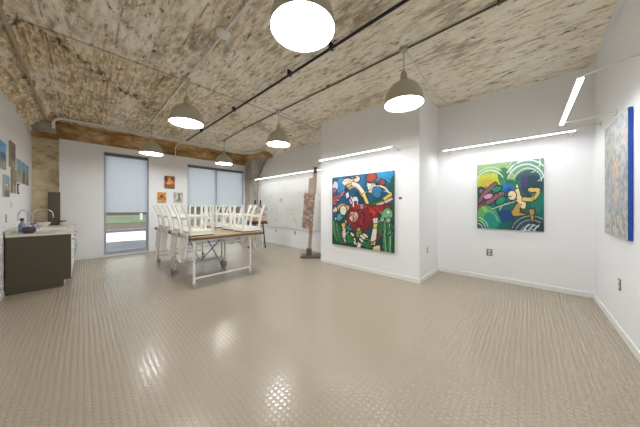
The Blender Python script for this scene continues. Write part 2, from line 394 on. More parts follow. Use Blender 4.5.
def shade(x0, x1, zt, zb, label):
    t = thing('roller_shade', label, 'window shade', ((x0 + x1) / 2, 8.045, zt), 0, 'grey roller shades')
    w = (x1 - x0) / 2
    MB().box(-w, w, -.035, .02, -.075, 0).build('cassette', M['alu_dark'], t, .008)
    n = 14; m = MB(); pts = []
    for j, z in enumerate((-.05, zb - zt)):
        for i in range(n + 1): pts.append((-w + .004 + (2 * w - .008) * i / n, .004 * math.sin(i * 2.1), z))
    m.poly(pts, [(i, i + 1, n + 2 + i, n + 1 + i) for i in range(n)]); m.build('cloth', M['shade_cloth'], t, smooth=True)
    MB().tube([(-w + .015, 0, zb - zt), (w - .015, 0, zb - zt)], .012).build('bottom_bar', M['alu_dark'], t)
    MB().tube([(w - .008, -.02, -.05), (w - .008, -.022, -1.5)], .003, 6).build('pull_chain', M['alu_dark'], t)
shade(W1[0] + .012, W1[1] - .012, W1[2] - .01, 1.14, 'grey roller shade half down over the narrow window')
shade(W2[0] + .012, 3.217, W2[2] - .01, 1.30, 'grey roller shade on the wide window, the half beside the small pictures')
shade(3.223, W2[1] - .012, W2[2] - .01, 1.30, 'grey roller shade on the wide window, the half beside the concrete column')

# corner column with its bracket
cl = MB().prism([(4.30, 7.62), (4.36, 7.56), (4.57, 7.56), (XF, 7.62), (XF, YW), (4.30, YW)], 'z', -.05, 3.2)
struct(cl.build('column', M['column']), 'grey concrete column in the corner by the wide window', 'column')
bk = MB().prism([(7.57, 2.30), (7.36, 2.62), (6.92, 3.07), (7.57, 3.07)], 'x', 4.32, 4.56)
struct(bk.build('column_bracket', M['column']), 'flared grey concrete bracket on the corner column', 'bracket')
struct(MB().box(4.22, XF, 6.62, 8.03, 3.07, 3.32).build('beam_stub', M['beam'], bevel=.01), 'short brown beam end above the corner column', 'beam')

# ------------------------------------------------------------------ ceiling pipes
def conduit(name, pts, r, mat, label, clips=(), group=None, clip_mat=None, cat='pipe'):
    t = thing(name, label, cat, pts[0], 0, group); o = Vector(pts[0])
    MB().tube([Vector(p) - o for p in pts], r, 10).build('tube', mat, t, smooth=True)
    for c in clips:
        c = Vector(c) - o
        MB().box(c.x - r * 1.9, c.x + r * 1.9, c.y - .012, c.y + .012, c.z - r * 1.15, H - o.z).build('clip', clip_mat or mat, t, .002)
    return t
ZC = H - .018
conduit('conduit', [(1.10, YB, ZC), (1.10, 7.28, ZC)], .013, M['steel'], 'thin pale steel conduit running past the round smoke detector', [(1.10, y, ZC) for y in (.6, 2.0, 3.3, 4.9, 6.2)])
conduit('sprinkler_pipe', [(2.07, YB, 3.24), (2.07, 7.25, 3.24)], .017, M['black'], 'thick black pipe crossing the ceiling between the lamp rows', [(2.07, y, 3.24) for y in (.55, 1.75, 2.55, 4.3, 6.1)])
conduit('conduit', [(2.77, YB, ZC), (2.80, 5.0, ZC), (2.88, 6.72, ZC)], .011, M['grey_pipe'], 'dark grey conduit feeding the lamps nearest the paintings', [(2.77, y, ZC) for y in (.2, 2.4, 5.2)])
pts = [(-.44, 7.54, 3.02), (-.44, 7.50, 3.08)] + [(-.44 + .16 * (1 - math.cos(a)), 7.40, 3.10 + .12 * math.sin(a)) for a in (.3, .6, .9, 1.2, 1.5)] + [(.1, 7.36, 3.22), (3.85, 7.36, 3.22)]
pts += [(4.02, 7.34, 3.22), (4.11, 7.27, 3.225), (4.14, 7.1, 3.23), (4.14, 3.72, 3.26)]
conduit('conduit', pts, .026, M['steel'], 'thick pale conduit running along above the windows and bending into the corner', [(x, 7.36, 3.22) for x in (.5, 1.7, 2.9)])
conduit('conduit', [(2.83, 1.14, ZC), (4.35, 1.20, ZC), (4.5, 1.16, ZC), (XR, 1.10, ZC)], .012, M['steel'], 'thin pale conduit branching from the big lamp to the recessed wall', [(3.6, 1.17, ZC)])
conduit('conduit', [(2.83, 3.77, ZC), (3.85, 3.98, ZC), (4.0, 3.95, ZC), (4.12, 3.8, ZC), (4.2, 3.66, ZC)], .012, M['steel'], 'thin pale conduit branching from the lamp above the tables', [(3.4, 3.88, ZC)])
conduit('conduit', [(2.12, 7.33, 3.20), (1.99, 7.55, 3.20), (1.96, 7.9, 3.18), (1.96, 7.97, 3.12), (1.96, 7.975, 2.92), (1.96, 7.975, 2.80)], .014, M['steel'], 'short bent conduit dropping onto the top of the window wall')
conduit('conduit', [(-.53, YB, 3.16), (-.53, 7.55, 3.16)], .017, M['beige_wood'], 'old tan pipe along the slope of the ceiling above the sink', [(-.53, y, 3.16) for y in (1.5, 3.5, 5.5)])

sd = thing('smoke_detector', 'round white smoke detector on the thin conduit', 'smoke detector', (1.10, 2.55, H), 0)
MB().lathe([(0, -.052), (.045, -.052), (.058, -.045), (.06, -.03)]).build('cover', M['outlet_white'], sd, smooth=True)
MB().lathe([(.06, -.03), (.068, -.028), (.07, 0), (0, 0)]).build('base_plate', M['shade_inside'], sd, smooth=True)

# ------------------------------------------------------------------ pendant lamps
def pendant(loc, label):
    t = thing('pendant_lamp', label, 'pendant lamp', loc, 0, 'taupe dome pendant lamps')      # origin on the ceiling
    z = 2.60 - loc[2]
    prof = [(r_ * .96, h_) for r_, h_ in [(.246, 0), (.245, .015), (.239, .06), (.226, .115), (.204, .168), (.168, .218), (.122, .254), (.075, .276), (.048, .29)]]
    inner = [(r - .006 if r > .05 else r - .004, h - .004) for r, h in reversed(prof)]
    MB().lathe([(r, z + h) for r, h in prof + inner + prof[:1]], seg=56).build('shade', M['shade_metal'], t, smooth=True)
    MB().lathe([(0, z + .010), (.120, z + .006), (.226, z + .012), (.226, z + .026), (0, z + .026)], seg=56).build('diffuser', M['lamp_glow'], t, smooth=True)
    MB().lathe([(0, z + .28), (.05, z + .28), (.05, z + .30), (.042, z + .33), (.040, z + .375), (.030, z + .40), (.018, z + .42), (0, z + .42)], seg=24).build('socket_cap', M['shade_metal'], t, smooth=True)
    MB().tube([(0, 0, z + .41), (0, 0, -.03)], .007, 8).build('cord', M['shade_metal'], t, smooth=True)
    MB().lathe([(0, -.045), (.042, -.045), (.05, -.038), (.05, 0), (0, 0)], seg=24).build('canopy', M['shade_metal'], t, smooth=True)
    return t
p0 = pendant((1.10, 1.20, H), 'big taupe dome pendant lamp seen from right below at the top of the photo')
for x, y, lab in ((1.10, 3.86, 'taupe dome pendant lamp on the pale conduit, over the sink side of the tables'),
                  (1.14, 6.70, 'taupe dome pendant lamp in front of the narrow window'),
                  (2.90, 6.66, 'small far taupe dome pendant lamp in front of the wide window'),
                  (2.77, 3.77, 'taupe dome pendant lamp before the alcove wall, beside the corner column'),
                  (2.77, 1.14, 'taupe dome pendant lamp overlapping the partition wall, nearest the paintings')):
    dup(p0, (x, y, H), 0, lab)

# ------------------------------------------------------------------ led picture lights
def led(name, a, b, wall_pts, label, group='wall-mounted light bars', lw=.022, power=1.9):
    a = Vector(a); b = Vector(b); t = thing(name, label, 'light bar', a, 0, group)
    d = b - a
    MB().bar((0, 0, .014), d + Vector((0, 0, .014)), .034, .018).build('channel', M['steel'], t, .003)
    e = d.normalized() * .02
    MB().bar(e, d - e, lw, .008).build('diffuser', M['led'], t)
    q0 = Vector(wall_pts[0][1]) - Vector(wall_pts[0][0]); q0.z = 0; aim = (q0.normalized() * .15 + Vector((0, 0, -1))).normalized()
    ld = bpy.data.lights.new('light_bar_glow', 'AREA'); ld.shape = 'RECTANGLE'; ld.size = d.length - .04; ld.size_y = .03; ld.energy = power * d.length; ld.color = (.95, .985, 1)
    lo = bpy.data.objects.new('light_bar_glow', ld); C.objects.link(lo); lo.parent = t
    ax = d.normalized(); zz = -aim; yy = zz.cross(ax).normalized()
    lo.matrix_local = Matrix.Translation(d / 2 + Vector((0, 0, -.012))) @ Matrix((ax, yy, ax.cross(yy))).transposed().to_4x4()
    for p, q in wall_pts:
        p = Vector(p) - a; q = Vector(q) - a
        MB().tube([p + Vector((0, 0, .022)), q + Vector((0, 0, .022))], .009, 8).build('arm', M['steel'], t, smooth=True)
        MB().bar(q + (p - q).normalized() * .012 + Vector((0, 0, .022)), q + Vector((0, 0, .022)), .06, .06).build('wall_plate', M['outlet_white'], t, .004)
led('light_bar', (3.55, 1.66, 2.31), (3.55, 3.34, 2.31), [((3.55, 1.68, 2.31), (XP, 1.68, 2.31)), ((3.55, 3.32, 2.31), (XP, 3.32, 2.31))], 'slim light bar above the red and green painting')
led('light_bar', (4.58, -.50, 2.34), (4.58, 1.16, 2.34), [((4.58, -.47, 2.34), (XR, -.47, 2.34)), ((4.58, 1.13, 2.34), (XR, 1.13, 2.34)), ((4.58, -.5, 2.36), (4.58, YB, 2.36))], 'slim light bar above the green swirling painting')
led('light_bar', (2.58, -.30, 2.28), (3.92, -.30, 2.28), [((2.60, -.30, 2.28), (2.60, YB, 2.34)), ((3.90, -.30, 2.28), (3.90, YB, 2.29))], 'slim bright light bar above the pale painting with the blue edge', lw=.034)
led('light_bar', (4.28, 3.9, 2.29), (4.28, 7.25, 2.29), [((4.28, 4.1, 2.29), (XF, 4.1, 2.29)), ((4.28, 5.6, 2.29), (XF, 5.6, 2.29)), ((4.28, 7.05, 2.29), (XF, 7.05, 2.29))], 'long light bar over the pale drawing in the alcove', power=1.0, lw=.014)
tag(MB().box(XP - .012, XP, YR + .005, 1.65, 2.335, 2.352).build('cable_cover', M['outlet_white']), 'thin cable cover on the partition from the light bar to the corner', 'cable')

# ------------------------------------------------------------------ painted surfaces
def fbm(U, V, sx, sy, seed, octaves=5):
    out = np.zeros(U.shape)
    for j in range(U.shape[0]):
        for i in range(U.shape[1]):
            out[j, i] = mnoise.fractal(Vector((U[j, i] * sx, V[j, i] * sy, seed)), .9, 2.0, octaves)
    return out
def poly_mask(U, V, pts):
    ins = np.zeros(U.shape, bool); n = len(pts)
    for i in range(n):
        x0, y0 = pts[i]; x1, y1 = pts[(i + 1) % n]
        if y0 == y1: continue
        c = ((y0 > V) != (y1 > V)) & (U < (x1 - x0) * (V - y0) / (y1 - y0) + x0)
        ins ^= c
    return ins
def smooth_line(pts, n=8):
    if len(pts) < 3: return pts
    q = [pts[0]] + list(pts) + [pts[-1]]; out = []
    for i in range(1, len(q) - 2):
        p0, p1, p2, p3 = [np.array(q[i + k], float) for k in (-1, 0, 1, 2)]
        for t in np.linspace(0, 1, n, endpoint=False):
            out.append(tuple(.5 * (2 * p1 + (p2 - p0) * t + (2 * p0 - 5 * p1 + 4 * p2 - p3) * t * t + (3 * p1 - p0 - 3 * p2 + p3) * t ** 3)))
    return out + [tuple(q[-2])]
def seg_dist(U, V, pts):
    d = np.full(U.shape, 1e9)
    for (x0, y0), (x1, y1) in zip(pts, pts[1:]):
        dx, dy = x1 - x0, y1 - y0; l2 = dx * dx + dy * dy + 1e-12
        t = np.clip(((U - x0) * dx + (V - y0) * dy) / l2, 0, 1)
        d = np.minimum(d, (U - x0 - t * dx) ** 2 + (V - y0 - t * dy) ** 2)
    return np.sqrt(d)
def raster(shapes, bg, U, V, grain=.06, seed=1, strokes=0, warp=0):
    """paint shapes over one another on the grid U, V; every shape may have a dark outline"""
    if warp:
        U, V = U + warp * fbm(U, V, 6, 6, 41.0, 3), V + warp * fbm(U, V, 6, 6, 57.0, 3)
    img = np.empty(U.shape + (3,)); img[:] = rgb(*bg)[:3]
    for s in shapes:
        k, col = s[0], np.array(rgb(*s[1])[:3])
        if k == 'p': m = poly_mask(U, V, s[2]); out = seg_dist(U, V, list(s[2]) + [s[2][0]]) if len(s) > 3 else None; w = s[3] if len(s) > 3 else 0
        elif k == 'e':
            cx, cy, rx, ry = s[2][:4]; an = math.radians(s[2][4]) if len(s[2]) > 4 else 0
            a = (U - cx) * math.cos(an) + (V - cy) * math.sin(an); b = -(U - cx) * math.sin(an) + (V - cy) * math.cos(an)
            q = np.sqrt((a / rx) ** 2 + (b / ry) ** 2); m = q < 1; w = s[3] if len(s) > 3 else 0; out = np.abs(q - 1) * min(rx, ry)
        elif k == 's':
            d = seg_dist(U, V, smooth_line(s[2])); m = d < s[3] / 2; w = s[4] if len(s) > 4 else 0; out = np.abs(d - s[3] / 2)
        if w: img[out < w] = rgb(24, 26, 26)[:3]; img[m & (out > w / 2)] = col
        else: img[m] = col
    r = np.random.RandomState(seed)
    for k in range(strokes):
        j, i = r.randint(U.shape[0]), r.randint(U.shape[1]); x, y = U[j, i], V[j, i]; an = 6.3 * mnoise.noise(Vector((x * 3, y * 3, seed))) + r.rand(); ln = .02 + .05 * r.rand()
        c = img[j, i] * (.65 + .75 * r.rand()) + .02 * r.rand(3); win = (slice(max(0, j - 16), j + 17), slice(max(0, i - 16), i + 17))
        img[win][seg_dist(U[win], V[win], [(x - ln * math.cos(an), y - ln * math.sin(an)), (x, y + .006), (x + ln * math.cos(an + .5), y + ln * math.sin(an + .5))]) < .0035 + .004 * r.rand()] = c
    img *= .84; img *= 1 + grain * (r.rand(*U.shape, 1) - .5) * 2
    return np.clip(img, 0, 1)
def painted_sheet(name, w, h, nx, ny, img_fn, mat, parent, place):
    """a grid w wide and h high whose points carry the paint; place(u, v) gives local xyz, v runs downwards"""
    us = np.linspace(0, 1, nx + 1); vs = np.linspace(0, 1, ny + 1); U, V = np.meshgrid(us, vs)
    img = img_fn(U, V)
    me = bpy.data.meshes.new(name)
    verts = [place(u, v) for v in vs for u in us]
    faces = [(j * (nx + 1) + i, j * (nx + 1) + i + 1, (j + 1) * (nx + 1) + i + 1, (j + 1) * (nx + 1) + i) for j in range(ny) for i in range(nx)]
    me.from_pydata(verts, [], faces)
    at = me.attributes.new('paint', 'FLOAT_COLOR', 'POINT')
    buf = np.ones((len(verts), 4), np.float32); buf[:, :3] = img.reshape(-1, 3)
    at.data.foreach_set('color', buf.ravel()); me.materials.append(mat)
    o = bpy.data.objects.new(name, me); C.objects.link(o); o.parent = parent
    return o
def wall_picture(name, label, cat, centre, w, h, depth, facing, img_fn, nx, ny, edge, group=None, mat=None):
    """facing: unit vector out of the wall; a stretched canvas with its painted face"""
    t = thing(name, label, cat, centre, math.atan2(facing[0], -facing[1]), group)     # local -y looks out of the wall
    MB().box(-w / 2, w / 2, -depth, 0, -h / 2, h / 2).build('canvas', edge, t, min(.004, depth / 5))
    painted_sheet('painted_face', w, h, nx, ny, img_fn, mat or M['paint'], t, lambda u, v: ((u - .5) * w * .996, -depth - .0015, (.5 - v) * h * .996))
    return t

# -- painting on the partition, shapes in sketch units 0..530 across, 0..600 down
def S1():
    dk = (22, 30, 32); s = []
    P = lambda c, pts, w=4: s.append(('p', c, [((x - 60) / 530, (y - 80) / 610) for x, y in pts], w / 560))
    E_ = lambda c, x, y, rx, ry, a=0, w=4: s.append(('e', c, ((x - 60) / 530, (y - 80) / 610, rx / 530, ry / 610, a), w / 560))
    K = lambda c, wd, pts, w=3: s.append(('s', c, [((x - 60) / 530, (y - 80) / 610) for x, y in pts], wd / 560, w / 560))
    P((18, 92, 122), [(60, 70), (600, 70), (600, 330), (60, 350)], 0)
    P((22, 70, 66), [(60, 360), (600, 330), (600, 700), (60, 700)], 0)
    E_((44, 148, 200), 525, 120, 75, 55, 0, 0); E_((30, 110, 160), 330, 140, 40, 70, 0, 0); E_((44, 140, 196), 150, 165, 40, 75, 0, 0)
    E_((24, 78, 138), 190, 250, 60, 50, 0, 0); E_((16, 62, 86), 340, 260, 60, 60, 0, 0); E_((26, 92, 74), 585, 250, 26, 130, 0, 0)
    E_((224, 212, 218), 92, 158, 30, 46); E_((150, 120, 150), 84, 200, 20, 22); E_((176, 84, 80), 92, 285, 30, 52, 20); E_((235, 225, 220), 118, 275, 10, 26, 10)
    E_((190, 120, 130), 160, 235, 46, 14, -40)
    P((236, 230, 205), [(155, 130), (200, 100), (270, 95), (300, 120), (285, 160), (230, 185), (185, 165)]); E_((230, 220, 190), 300, 115, 30, 26)
    K((190, 80, 60), 5, [(170, 130), (220, 120), (280, 110)], 0); K((190, 80, 60), 5, [(190, 160), (240, 130), (270, 150)], 0); E_((214, 190, 120), 240, 165, 40, 16, -10)
    K((226, 196, 120), 20, [(230, 190), (275, 175), (320, 205), (345, 250)])
    K((244, 228, 220), 34, [(268, 152), (310, 175), (345, 215), (362, 250)]); K((238, 222, 120), 28, [(362, 250), (378, 285), (390, 320)])
    P((232, 236, 240), [(195, 235), (222, 215), (235, 260), (205, 280)]); P((230, 232, 238), [(265, 265), (300, 262), (318, 300), (268, 305)]); K((240, 190, 200), 18, [(240, 290), (255, 320), (290, 345)])
    E_((172, 72, 52), 425, 115, 42, 36); P((244, 230, 200), [(385, 150), (420, 160), (470, 170), (440, 200), (432, 260), (415, 230), (402, 240)])
    E_((40, 132, 184), 470, 235, 40, 44); K((240, 226, 205), 16, [(430, 185), (480, 185), (530, 205), (560, 250)]); E_((160, 80, 84), 505, 160, 30, 20)
    P((228, 204, 96), [(500, 290), (575, 235), (582, 265), (520, 305)]); P((52, 110, 44), [(400, 330), (500, 285), (520, 310), (420, 370)]); K((238, 194, 196), 20, [(470, 335), (530, 310), (575, 290)])
    P((168, 28, 40), [(370, 320), (420, 345), (560, 330), (575, 360), (480, 400), (440, 470), (390, 470), (360, 400)]); P((206, 44, 44), [(395, 350), (430, 360), (470, 395), (425, 440)], 2)
    K((212, 178, 118), 26, [(100, 420), (110, 375), (150, 335), (200, 340), (235, 380), (225, 440), (200, 480)]); E_((240, 232, 216), 172, 378, 32, 42); E_((236, 222, 190), 92, 385, 22, 34, 20)
    E_((30, 92, 120), 95, 440, 34, 46); E_((86, 172, 180), 135, 440, 22, 36, 15); E_((210, 225, 220), 100, 455, 10, 12)
    E_((140, 24, 38), 318, 440, 112, 108); E_((176, 36, 46), 300, 360, 60, 38); P((240, 200, 182), [(238, 392), (300, 388), (316, 430), (296, 470), (258, 482), (230, 450)]); K((150, 30, 40), 9, [(236, 430), (258, 410), (282, 420)], 0); K((170, 50, 50), 10, [(262, 470), (290, 452), (300, 430)], 0); E_((196, 96, 90), 275, 440, 14, 9, -20, 0); P((120, 20, 34), [(216, 400), (250, 365), (330, 370), (360, 420), (335, 470), (318, 430), (300, 392), (246, 392)], 2)
    K((90, 14, 26), 8, [(330, 360), (370, 420), (350, 500)], 0); K((90, 14, 26), 8, [(300, 500), (360, 510), (400, 480)], 0); K((200, 60, 60), 10, [(330, 400), (345, 440), (330, 480)], 0)
    P((224, 160, 180), [(330, 330), (365, 325), (360, 360), (335, 370)])
    P((226, 216, 112), [(152, 500), (190, 488), (195, 540), (165, 560)]); P((242, 226, 218), [(165, 560), (195, 545), (200, 620), (168, 640)]); P((238, 196, 186), [(140, 640), (195, 620), (205, 655), (150, 665)])
    for i in range(7): K([(66, 136, 80), (112, 172, 116), (40, 96, 62)][i % 3], 13, [(68 + i * 11, 480 + i * 6), (72 + i * 12, 570), (100 + i * 14, 650 + i * 3)], 2)
    P((28, 132, 62), [(200, 560), (245, 600), (300, 655), (215, 665)]); P((36, 140, 140), [(208, 505), (260, 540), (250, 570), (215, 550)])
    E_((134, 172, 92), 318, 570, 26, 44); E_((200, 170, 110), 318, 540, 16, 16)
    for x, y, a in ((262, 590, 40), (280, 640, 80), (320, 670, 70), (352, 598, 30), (342, 628, 35), (375, 582, 30)): E_((246, 236, 216), x, y, 30, 13, a)
    P((30, 128, 60), [(365, 620), (420, 660), (480, 665), (395, 690), (350, 665)])
    P((240, 206, 202), [(432, 440), (478, 432), (472, 478), (438, 484)]); P((232, 206, 92), [(438, 484), (480, 478), (470, 512), (436, 520)]); P((244, 232, 222), [(432, 520), (470, 515), (462, 600), (450, 655), (415, 650), (422, 580)])
    P((220, 204, 142), [(430, 670), (490, 640), (495, 690), (440, 700)])
    E_((40, 112, 62), 500, 520, 30, 60); K((150, 30, 40), 10, [(400, 640), (450, 620), (500, 560)], 0)
    for i in range(6): K([(58, 142, 84), (134, 192, 146), (34, 92, 58)][i % 3], 12, [(528 + i * 7, 440), (515 + i * 13, 550), (525 + i * 10, 700)], 2)
    E_((116, 186, 126), 545, 400, 36, 42); E_((170, 206, 172), 508, 446, 16, 20); E_((170, 206, 172), 552, 452, 16, 20); E_((200, 222, 200), 548, 390, 14, 18, 0, 2)
    return s
def img1(U, V): return raster(S1(), (24, 52, 48), U, V, .08, 3, 160, .006)
wall_picture('painting', 'square red, green and blue painting of entwined figures on the partition', 'painting', (XP - .002, 2.495, 1.215), 1.46, 1.50, .035, (-1, 0), img1, 190, 190, M['canvas_edge'])

def S2():
    s = []; X = lambda x: (x - 20) / 335; Y = lambda y: (y - 42) / 348
    P = lambda c, pts, w=0: s.append(('p', c, [(X(x), Y(y)) for x, y in pts], w / 340))
    E_ = lambda c, x, y, rx, ry, a=0, w=0: s.append(('e', c, (X(x), Y(y), rx / 335, ry / 348, a), w / 340))
    K = lambda c, wd, pts, w=0: s.append(('s', c, [(X(x), Y(y)) for x, y in pts], wd / 340, w / 340))
    def circ(c, wd, x, y, r, a0, a1): K(c, wd * .7, [(x + r * math.cos(math.radians(a0 + (a1 - a0) * i / 8)), y + r * math.sin(math.radians(a0 + (a1 - a0) * i / 8))) for i in range(9)])
    P((150, 182, 128), [(20, 30), (360, 30), (360, 130), (20, 140)]); P((120, 160, 132), [(190, 30), (360, 30), (360, 120), (220, 120)])
    E_((196, 204, 66), 85, 140, 72, 46); E_((216, 176, 70), 78, 140, 34, 16, -10); E_((64, 130, 84), 165, 115, 30, 46)
    E_((60, 96, 96), 290, 165, 78, 72); E_((38, 74, 90), 305, 175, 50, 55); E_((74, 70, 120), 268, 150, 16, 30)
    circ((214, 232, 206), 8, 90, 160, 82, 185, 330); circ((200, 222, 180), 6, 90, 160, 98, 200, 310); circ((220, 236, 232), 9, 270, 150, 86, 195, 345); circ((226, 240, 240), 9, 275, 150, 106, 210, 340); circ((214, 230, 226), 6, 280, 150, 66, 200, 360); circ((214, 230, 226), 6, 285, 140, 122, 215, 320)
    E_((20, 142, 108), 140, 190, 50, 34); E_((24, 128, 84), 215, 165, 34, 26); E_((38, 118, 184), 185, 180, 36, 26); E_((28, 84, 160), 190, 190, 20, 16); E_((18, 110, 104), 150, 260, 90, 60); E_((20, 70, 128), 170, 320, 56, 30)
    E_((22, 128, 108), 325, 240, 30, 60)
    E_((18, 84, 70), 42, 190, 24, 26, 0, 3); E_((150, 110, 140), 42, 186, 10, 10)
    K((142, 96, 112), 24, [(30, 260), (50, 215), (80, 185), (120, 155)], 3); K((150, 104, 116), 24, [(40, 262), (90, 245), (130, 215), (160, 205)], 3); K((128, 86, 98), 16, [(26, 300), (34, 270), (60, 250)], 3)
    E_((228, 164, 194), 82, 216, 28, 14, -14, 3); E_((26, 150, 112), 130, 180, 26, 16, -20, 3); E_((26, 150, 116), 150, 240, 30, 18, -30, 3)
    E_((96, 184, 96), 80, 320, 60, 50, 30); E_((24, 150, 132), 100, 345, 46, 46, 30); E_((150, 206, 110), 62, 285, 22, 12, 50)
    for r in (28, 44, 60): circ((216, 238, 220), 6, 22, 392, r, 275, 350)
    circ((120, 206, 150), 8, 70, 360, 66, 270, 350); circ((60, 170, 120), 7, 60, 370, 90, 290, 350)
    E_((52, 74, 84), 285, 380, 90, 62); E_((40, 54, 70), 320, 380, 40, 40)
    for r in (34, 56, 78, 98): circ((150, 186, 190), 6, 300, 415, r, 200, 300)
    for x in (262, 285, 308): K((216, 236, 236), 6, [(x, 395), (x + 10, 375), (x + 26, 360)])
    K((176, 214, 196), 9, [(100, 285), (160, 265), (218, 246)], 2)
    P((246, 228, 178), [(222, 190), (240, 175), (250, 215), (278, 240), (272, 285), (228, 292), (232, 240)], 3); E_((247, 230, 182), 208, 214, 22, 24, 0, 3); P((246, 240, 220), [(226, 178), (230, 152), (240, 176)], 2)
    P((204, 164, 78), [(202, 300), (234, 250), (252, 262), (244, 300), (282, 312), (215, 322)], 3); P((120, 84, 44), [(246, 280), (275, 285), (262, 300)], 2)
    K((232, 204, 120), 20, [(265, 235), (300, 236), (322, 215), (328, 192), (292, 190)], 3); K((120, 100, 60), 4, [(310, 225), (322, 205)])
    P((196, 156, 80), [(288, 284), (316, 280), (308, 350), (298, 340)], 3)
    return s
def img2(U, V): return raster(S2(), (22, 104, 96), U, V, .06, 5, 60, .004)
wall_picture('painting', 'square green and teal painting of swirling figures under the light bar', 'painting', (XR - .002, .235, 1.49), .86, 1.155, .035, (-1, 0), img2, 130, 160, M['canvas_pale'])

def img3(U, V):
    a = fbm(U, V, 7, 11, 1.5); b = fbm(U, V, 14, 22, 7.3); c = fbm(U, V, 5, 7, 12.1)
    cols = [np.array(rgb(*k)[:3]) for k in ((176, 176, 172), (160, 166, 174), (182, 170, 156), (150, 150, 142), (192, 190, 184), (142, 154, 170))]
    img = np.empty(U.shape + (3,)); img[:] = cols[0]
    def lay(m, k): img[m] = cols[k]
    lay(a > .12, 1); lay(b > .22, 4); lay(c > .35, 2); lay((b < -.24), 3); lay((a > .42), 5); lay((V > .78) & (b > .02), 4); lay((V > .8) & (b < -.06), 3)
    for cx, cy, rx, ry in ((.50, .42, .14, .10), (.62, .66, .16, .09), (.45, .50, .08, .05)):
        m = ((U - cx) / rx) ** 2 + ((V - cy) / ry) ** 2 < 1 + 1.5 * b; img[m] = np.array(rgb(206, 180, 156)[:3]) * (1 + .3 * a[m][:, None])
    for cx in (.33, .7):
        m = np.abs(U - cx - .05 * a) < .035; m &= (V > .4) & (V < .8); img[m] = rgb(150, 166, 188)[:3]
    r = np.random.RandomState(2)
    return np.clip(img * (1 + .18 * (r.rand(*U.shape, 1) - .5)), 0, 1)
pt = wall_picture('painting', 'tall pale grey and peach abstract canvas with cobalt blue edges', 'painting', (3.785, YB + .002, 1.60), .82, 1.215, .028, (0, 1), img3, 90, 110, M['blue'])

# small pictures
def scene_img(seed, top, mid, low, accents=()):
    def f(U, V):
        n = fbm(U, V, 5, 4, seed, 4); hz = .45 + .12 * fbm(U, V * 0, 4, 1, seed + 3, 3)
        img = np.empty(U.shape + (3,))
        img[:] = rgb(*low)[:3]; img[V < hz + .25] = rgb(*mid)[:3]; img[V < hz] = rgb(*top)[:3]
        for c, cx, cy, rx, ry in accents: img[((U - cx) / rx) ** 2 + ((V - cy) / ry) ** 2 < 1 + n] = rgb(*c)[:3]
        return np.clip(img * (1 + .55 * n[..., None]), 0, 1)
    return f
G = 'small pictures on the sink wall'
PX = XL + .002
for y0, y1, z0, z1, f, lab, edge in (
        (5.18, 5.58, 1.84, 2.22, scene_img(1, (86, 160, 206), (60, 110, 150), (150, 140, 110), [((40, 60, 90), .6, .5, .3, .1)]), 'blue seascape canvas, the one closest to the camera on the sink wall', M['canvas_pale']),
        (5.88, 6.24, 1.93, 2.34, scene_img(2, (132, 112, 98), (110, 84, 72), (150, 130, 106), [((70, 60, 56), .6, .4, .15, .3)]), 'brown-grey canvas hung highest on the sink wall', M['beige_wood']),
        (5.50, 5.80, 1.45, 1.77, scene_img(3, (112, 168, 180), (170, 140, 110), (88, 96, 90), [((230, 220, 200), .4, .45, .25, .06)]), 'teal and tan landscape canvas in the lower row over the sink', M['canvas_pale']),
        (6.02, 6.30, 1.53, 1.92, scene_img(4, (150, 116, 104), (126, 92, 84), (176, 156, 140)), 'reddish brown canvas directly under the brown-grey one', M['beige_wood']),
        (6.47, 6.74, 1.74, 2.14, scene_img(5, (110, 164, 200), (134, 150, 108), (176, 168, 130)), 'blue and green landscape, first of the three matching pictures near the block wall', M['canvas_pale']),
        (6.88, 7.14, 1.74, 2.14, scene_img(6, (92, 156, 200), (96, 110, 70), (70, 82, 60), [((60, 50, 40), .5, .6, .2, .25)]), 'blue sky over dark trees, middle of the three matching pictures', M['canvas_pale']),
        (7.26, 7.52, 1.74, 2.14, scene_img(7, (98, 150, 190), (130, 116, 84), (96, 84, 62)), 'blue and brown landscape, last of the three matching pictures by the block wall', M['canvas_pale'])):
    wall_picture('picture', lab, 'picture', (PX, (y0 + y1) / 2, (z0 + z1) / 2), y1 - y0, z1 - z0, .018, (1, 0), f, 40, 40, edge, G)
G = 'small pictures between the windows'
PY = YW - .002
wall_picture('picture', 'orange and brown portrait picture with a dark caption strip under it', 'picture', (1.81, PY, 2.075), .27, .34, .018, (0, -1), scene_img(11, (136, 76, 40), (214, 130, 58), (170, 90, 44), [((226, 160, 90), .5, .5, .22, .28), ((90, 40, 30), .15, .3, .14, .3)]), 40, 44, M['canvas_edge'], G)
tag(MB().box(1.675, 1.945, PY - .012, PY, 1.865, 1.895).build('caption_strip', M['caption'], bevel=.003), 'thin dark caption strip under the orange portrait picture', 'caption strip')
wall_picture('picture', 'golden orange picture below and beside the orange portrait, nearer the narrow window', 'picture', (1.61, PY, 1.58), .215, .32, .018, (0, -1), scene_img(12, (216, 150, 50), (196, 112, 44), (206, 170, 96), [((90, 70, 90), .5, .38, .24, .12)]), 40, 44, M['canvas_pale'], G)
wall_picture('picture', 'pale picture of a green figure, nearer the wide window', 'picture', (2.045, PY, 1.595), .25, .33, .018, (0, -1),
             lambda U, V: raster([('e', (196, 170, 190), (.1, .3, .14, .3)), ('p', (88, 128, 88), [(.5, .15), (.62, .15), (.66, .5), (.85, .85), (.3, .9), (.5, .5)]), ('e', (170, 70, 60), (.8, .15, .12, .06)), ('e', (60, 90, 60), (.52, .2, .1, .1)), ('e', (150, 180, 140), (.5, .8, .35, .14))], (226, 218, 206), U, V, .08), 40, 44, M['canvas_pale'], G)

